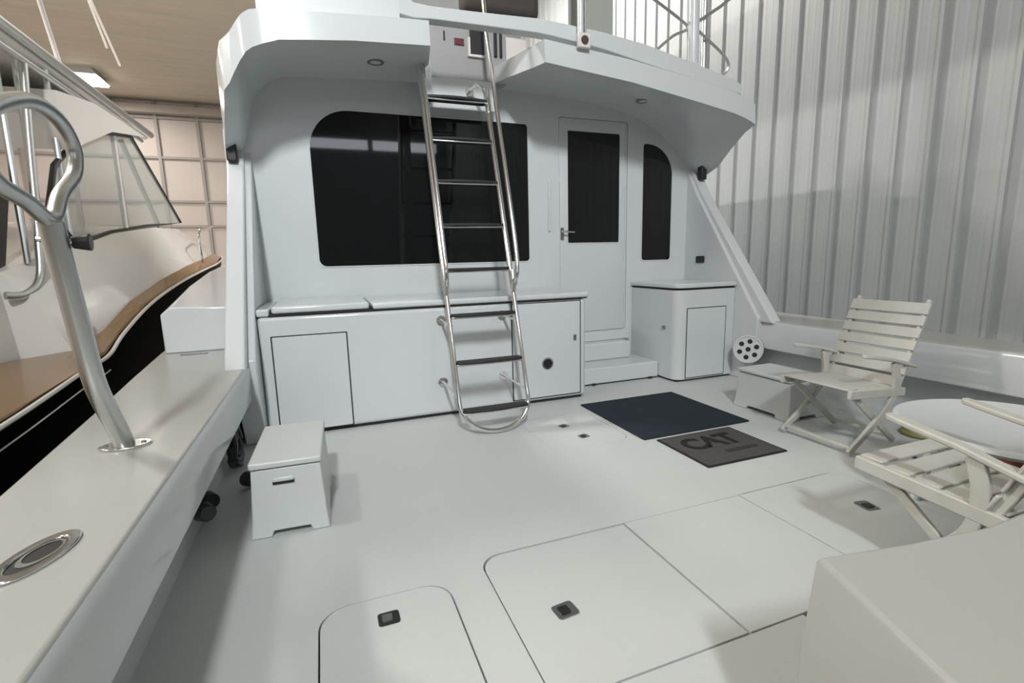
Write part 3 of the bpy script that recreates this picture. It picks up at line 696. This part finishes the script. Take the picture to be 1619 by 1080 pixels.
# raised side box ahead of the left covering board
bm = loft([[(-1.085, 4.16, COV), (-0.58, 4.16, COV), (-0.58, 4.16, 0.895), (-1.02, 4.16, 0.912), (-1.085, 4.16, 0.86)],
           [(-1.24, 5.6, COV), (-0.58, 5.6, COV), (-0.58, 5.6, 0.98), (-1.18, 5.6, 1.01), (-1.24, 5.6, 0.95)],
           [(-1.37, 7.3, COV), (-0.60, 7.3, COV), (-0.60, 7.3, 1.08), (-1.31, 7.3, 1.12), (-1.37, 7.3, 1.05)],
           [(-1.45, 9.0, COV), (-0.7, 9.0, COV), (-0.7, 9.0, 1.16), (-1.40, 9.0, 1.20), (-1.45, 9.0, 1.13)]])
struct(obj('raised_side_deck', bm, gel, bevel=0.012, seg=3))
struct(obj('cabin_block', B((-0.42, 3.72, BY+0.12, 9.4, 0.0, 2.70)), gelsoft))
struct(obj('house_side', B((-0.52, -0.42, BY+0.1, 8.8, COV, 2.5)), gel))

# ================================================================ flybridge things
e = empty('helm_console', (1.05, 4.29, 2.665), 'grey helm unit with black screens, seen up through the notch above the ladder', 'console')
obj('cabinet', B((-0.142, 0.58, 0.0, 0.12, 0.0, 0.50)), greyp, e, bevel=0.01)
obj('screen', B((0.255, 0.375, -0.02, 0.0, 0.20, 0.42)), blackp, e)
obj('screen', B((0.465, 0.490, -0.02, 0.0, 0.21, 0.42)), blackp, e)
obj('screen', B((0.515, 0.535, -0.02, 0.0, 0.21, 0.42)), blackp, e)
obj('screen_frame', B((0.235, 0.375, -0.024, 0.0, 0.185, 0.202), (0.235, 0.254, -0.024, 0.0, 0.202, 0.33)), bright, e)
obj('warning_label', B((0.125, 0.205, -0.012, 0.0, 0.268, 0.315)), red, e)
obj('vent_slot', B((0.035, 0.048, -0.006, 0.0, 0.29, 0.36)), blackp, e)
o = obj('cushion', B((1.66, 1.98, 4.62, 5.0, 2.79, 3.2)), bright, bevel=0.04, seg=4); tag(o, 'pale cushion on the flybridge, right of the helm unit', 'cushion')
e = empty('enclosure_panel', (2.27, 4.0, 2.9), 'grey clear vinyl enclosure panel on the flybridge, right of the pole', 'panel')
obj('vinyl', B((-0.20, 0.22, -0.005, 0.005, 0.0, 0.8)), vinyl, e)
obj('hem', B((-0.20, 0.23, -0.010, 0.010, -0.03, 0.02)), blackp, e)
o = obj('rolled_canvas', B((1.37, 2.10, 4.62, 4.85, 3.38, 3.62)), mat('dark_canvas', (0.06, 0.05, 0.045), 0.8), bevel=0.06, seg=4); tag(o, 'dark rolled canvas at the top edge above the ladder', 'canvas')  # dark canvas roll on the flybridge
e = empty('added_hardtop', (1.65, 5.6, 2.8)); struct(e)  # hardtop added out of view to shade the right hangar wall
obj('added_hardtop_roof', B((-1.45, 1.45, -1.6, 3.4, 2.05, 2.15)), gelsoft, e, bevel=0.03)
for sx in (-1.35, 1.35):
    for sy in (-0.4, 3.2): obj('added_hardtop_post', T([(sx, sy, -0.02), (sx, sy, 2.06)], 0.03, n=10), alum, e)
# tuna tower leg on the right with bent struts
e = empty('tower_leg', (3.22, 3.85, 2.70), 'white tower leg with thin bent struts on the right of the flybridge', 'post')
obj('post', T([(0, 0, 0.0), (-0.03, 0.0, 1.3)], 0.052, n=16), gel, e)
obj('post', T([(0.16, 0.05, 0.0), (0.14, 0.05, 1.3)], 0.028, n=14), alum, e)
obj('strut', T(smoothpath([(-0.40, 0.05, 0.20), (-0.20, 0.03, 0.36), (-0.06, 0.02, 0.43), (-0.14, 0.02, 0.50), (-0.7, 0.0, 0.72)], 5), 0.012, n=8), alum, e)
obj('strut', T(smoothpath([(0.20, 0.05, 0.03), (0.35, 0.02, 0.10), (0.40, 0.0, 0.17), (0.33, 0.0, 0.26), (0.05, 0.0, 0.42)], 6), 0.013, n=8), alum, e)
obj('strut', T([(0.05, 0.02, 0.50), (0.30, 0.02, 0.66), (0.62, 0.05, 0.90)], 0.014, n=8), alum, e)

# ================================================================ neighbouring boat
e = empty('motorboat', (-2.6, 7.0, FZ), 'neighbouring motorboat with black hull, teak trim and cream cabin, left of the cockpit', 'boat')
RAIL = [(-1.62, 1.2, 0.30), (-1.66, 2.4, 0.33), (-1.70, 3.435, 0.372), (-1.70, 3.86, 0.405), (-1.70, 4.38, 0.452), (-1.70, 4.66, 0.468), (-1.70, 5.0, 0.503), (-1.70, 5.38, 0.632), (-1.70, 6.2, 0.82), (-1.70, 7.34, 0.98), (-1.70, 8.8, 1.12), (-1.74, 10.4, 1.235), (-2.0, 12.6, 1.36), (-2.6, 15.0, 1.45), (-3.6, 17.2, 1.5)]
secs = [[(x, y, z), (x-0.01, y, z-0.10), (x-0.22, y, z-1.0), (x-0.75, y, -2.0), (x-0.85, y, -2.0), (x-0.35, y, z-1.0), (x-0.10, y, z-0.10), (x-0.10, y, z)] for x, y, z in RAIL]
W('hull', loft(secs), nb_black, e)
rl = smoothpath([(x+0.012, y, z-0.008) for x, y, z in RAIL], 5)
W('rub_rail', T(rl, 0.016, n=8), nb_white, e)
W('styling_stripe', T([(p[0]+0.008, p[1], p[2]-0.11) for p in rl if p[1] < 5.0], 0.005, n=6), nb_white, e)
# teak covering, wide aft and narrow forward
tk = bmesh.new(); prism(tk, [(-1.63, 1.2), (-1.67, 2.4), (-1.71, 3.435), (-1.71, 4.66), (-1.76, 4.98), (-2.02, 5.30), (-2.40, 4.95), (-2.60, 3.4), (-2.60, 1.2)], 'z', 0.0, 0.02)
for v in tk.verts: v.co.z += 0.372 + max(0, (v.co.y-3.4))*0.062 + min(0, (v.co.y-3.4))*0.03
W('aft_teak_deck', tk, teak, e)
TIN = [(-1.98, 4.95, 0.47), (-1.97, 5.2, 0.52), (-1.86, 5.45, 0.64), (-1.86, 6.2, 0.84), (-1.86, 7.34, 1.02), (-1.86, 8.8, 1.19), (-1.90, 10.4, 1.32), (-2.14, 12.6, 1.44), (-2.7, 15.0, 1.53), (-3.7, 17.2, 1.58)]
TOUT = RAIL[6:]; TOUT = [RAIL[5]] + TOUT
secs = [[(a[0]-0.01, a[1], a[2]-0.01), (a[0]-0.02, a[1], a[2]+0.022), (b[0], b[1], b[2]+0.012), (b[0], b[1], b[2]-0.06)] for a, b in zip(TOUT[0:], TIN)]
W('teak_covering_board', loft(secs), teak, e)
# cabin side and foredeck
HS = [(5.25, -2.02, 0.50, -2.20, 0.95, -2.42, 1.18), (5.7, -1.88, 0.66, -2.12, 1.10, -2.36, 1.30), (6.4, -1.87, 0.84, -2.10, 1.26, -2.30, 1.44), (7.34, -1.87, 1.0, -2.08, 1.38, -2.28, 1.60), (8.8, -1.87, 1.17, -2.06, 1.54, -2.22, 1.76), (10.4, -1.91, 1.30, -2.10, 1.62, -2.26, 1.84), (12.6, -2.15, 1.42, -2.36, 1.66, -2.6, 1.80), (15.0, -2.7, 1.50, -2.9, 1.62, -3.1, 1.70)]
secs = [[(a, y, b), (a-0.05, y, b+0.10), (c, y, d), (e_, y, f), (-4.4, y, f+0.10), (-4.4, y, b-0.2)] for y, a, b, c, d, e_, f in HS]
W('cabin_side', loft(secs), nb_white, e)
W('cockpit_side', loft([[(-2.38, 5.30, 0.45), (-2.44, 5.30, 1.17), (-4.4, 5.30, 1.2), (-4.4, 5.30, 0.45)], [(-2.40, 4.6, 0.42), (-2.46, 4.6, 1.02), (-4.4, 4.6, 1.05), (-4.4, 4.6, 0.4)], [(-2.42, 3.4, 0.36), (-2.50, 3.4, 0.98), (-4.4, 3.4, 1.0), (-4.4, 3.4, 0.36)]]), nb_white, e)
# windscreen
GL = [(5.93, 1.72), (6.20, 2.17), (6.71, 2.476), (7.57, 2.79), (8.62, 2.98), (10.78, 1.97), (8.8, 1.78), (7.34, 1.61), (6.4, 1.45)]
ws = W('windscreen', PR(GL, 'x', -2.31, -2.295), clear, e, smooth=False)
kid('windscreen_frame', T([(-2.30, y, z) for y, z in smoothpath([(y, z, 0) for y, z in GL], 1, closed=True) for _ in (0,)] if False else [(-2.30, y, z) for y, z in GL], 0.028, n=8, closed=True), blackp, ws)
kid('windscreen_post', T([(-2.31, 7.95, 1.68), (-2.31, 7.98, 2.86)], 0.030, n=10), nb_white, ws)
kid('windscreen_post', T([(-2.34, 9.6, 1.80), (-2.34, 8.35, 2.86)], 0.035, n=10), alum, ws)
# brow and hardtop
W('brow', PR([(6.15, 2.62), (6.2, 2.86), (7.13, 3.0), (8.9, 3.03), (8.66, 2.99), (7.57, 2.80), (6.71, 2.49), (6.4, 2.36)], 'x', -2.19, -4.4), nb_white, e)
W('hardtop', B((-4.4, -2.28, 3.9, 9.45, 3.10, 3.24)), nb_white, e, bevel=0.05, seg=4)
W('hardtop_tube', T([(-2.27, 3.8, 3.0), (-2.27, 9.0, 3.0)], 0.028, n=10), alum, e)
W('hardtop_tube', T([(-2.25, 3.8, 3.17), (-2.25, 9.4, 3.17)], 0.05, n=12), alum, e)
for y, x in ((5.55, -2.35), (6.05, -2.42), (6.3, -2.30)):
    W('support_post', T([(x, y, 1.25), (x, y+0.05, 3.08)], 0.026, n=10), alum, e)
W('grab_rail', T(smoothpath([(-2.28, 5.9, 3.0), (-2.28, 5.75, 2.2), (-2.25, 5.55, 1.45), (-2.25, 5.45, 1.12), (-2.28, 5.25, 1.0), (-2.36, 5.15, 1.0)], 6), 0.032, n=12), alum, e)
W('side_window', PR([(5.0, 1.15), (5.45, 1.22), (5.75, 1.95), (5.5, 2.1)], 'x', -2.50, -2.46), blackp, e)
W('cleat_loop', T(smoothpath([(-1.93, 5.18, 0.55), (-1.94, 5.20, 0.74), (-1.95, 5.30, 0.79), (-1.95, 5.40, 0.74), (-1.94, 5.36, 0.60)], 5), 0.014, n=8), steel, e)
for y in (2.9, 3.3): W('deck_fitting', B((-1.95, -1.85, y, y+0.05, 0.37, 0.40)), steel, e, bevel=0.008)
bm = bmesh.new()
W('bow_rail', T(smoothpath([(-1.80, 9.6, 1.25), (-1.80, 9.6, 1.75), (-1.95, 11.5, 1.95), (-2.3, 13.5, 2.05), (-3.2, 16.5, 2.1)], 6), 0.016, n=8), steel, e)
W('outrigger_pole', T([(-2.35, 6.9, 3.2), (-1.62, 3.9, 4.4)], [0.022, 0.012], n=8), bright, e)
W('outrigger_pole', T([(-2.4, 9.0, 4.0), (-2.0, 5.6, 4.75)], [0.014, 0.010], n=8), bright, e)
W('outrigger_pole', T([(-2.55, 9.1, 4.25), (-2.0, 5.6, 5.0)], [0.014, 0.010], n=8), bright, e)
# keel blocks so the boats stand on the hangar floor
for x, y in ((1.65, 2.0), (1.65, 6.0)):
    o = obj('keel_block', B((x-0.3, x+0.3, y-0.3, y+0.3, FZ, -0.13)), conc); struct(o)
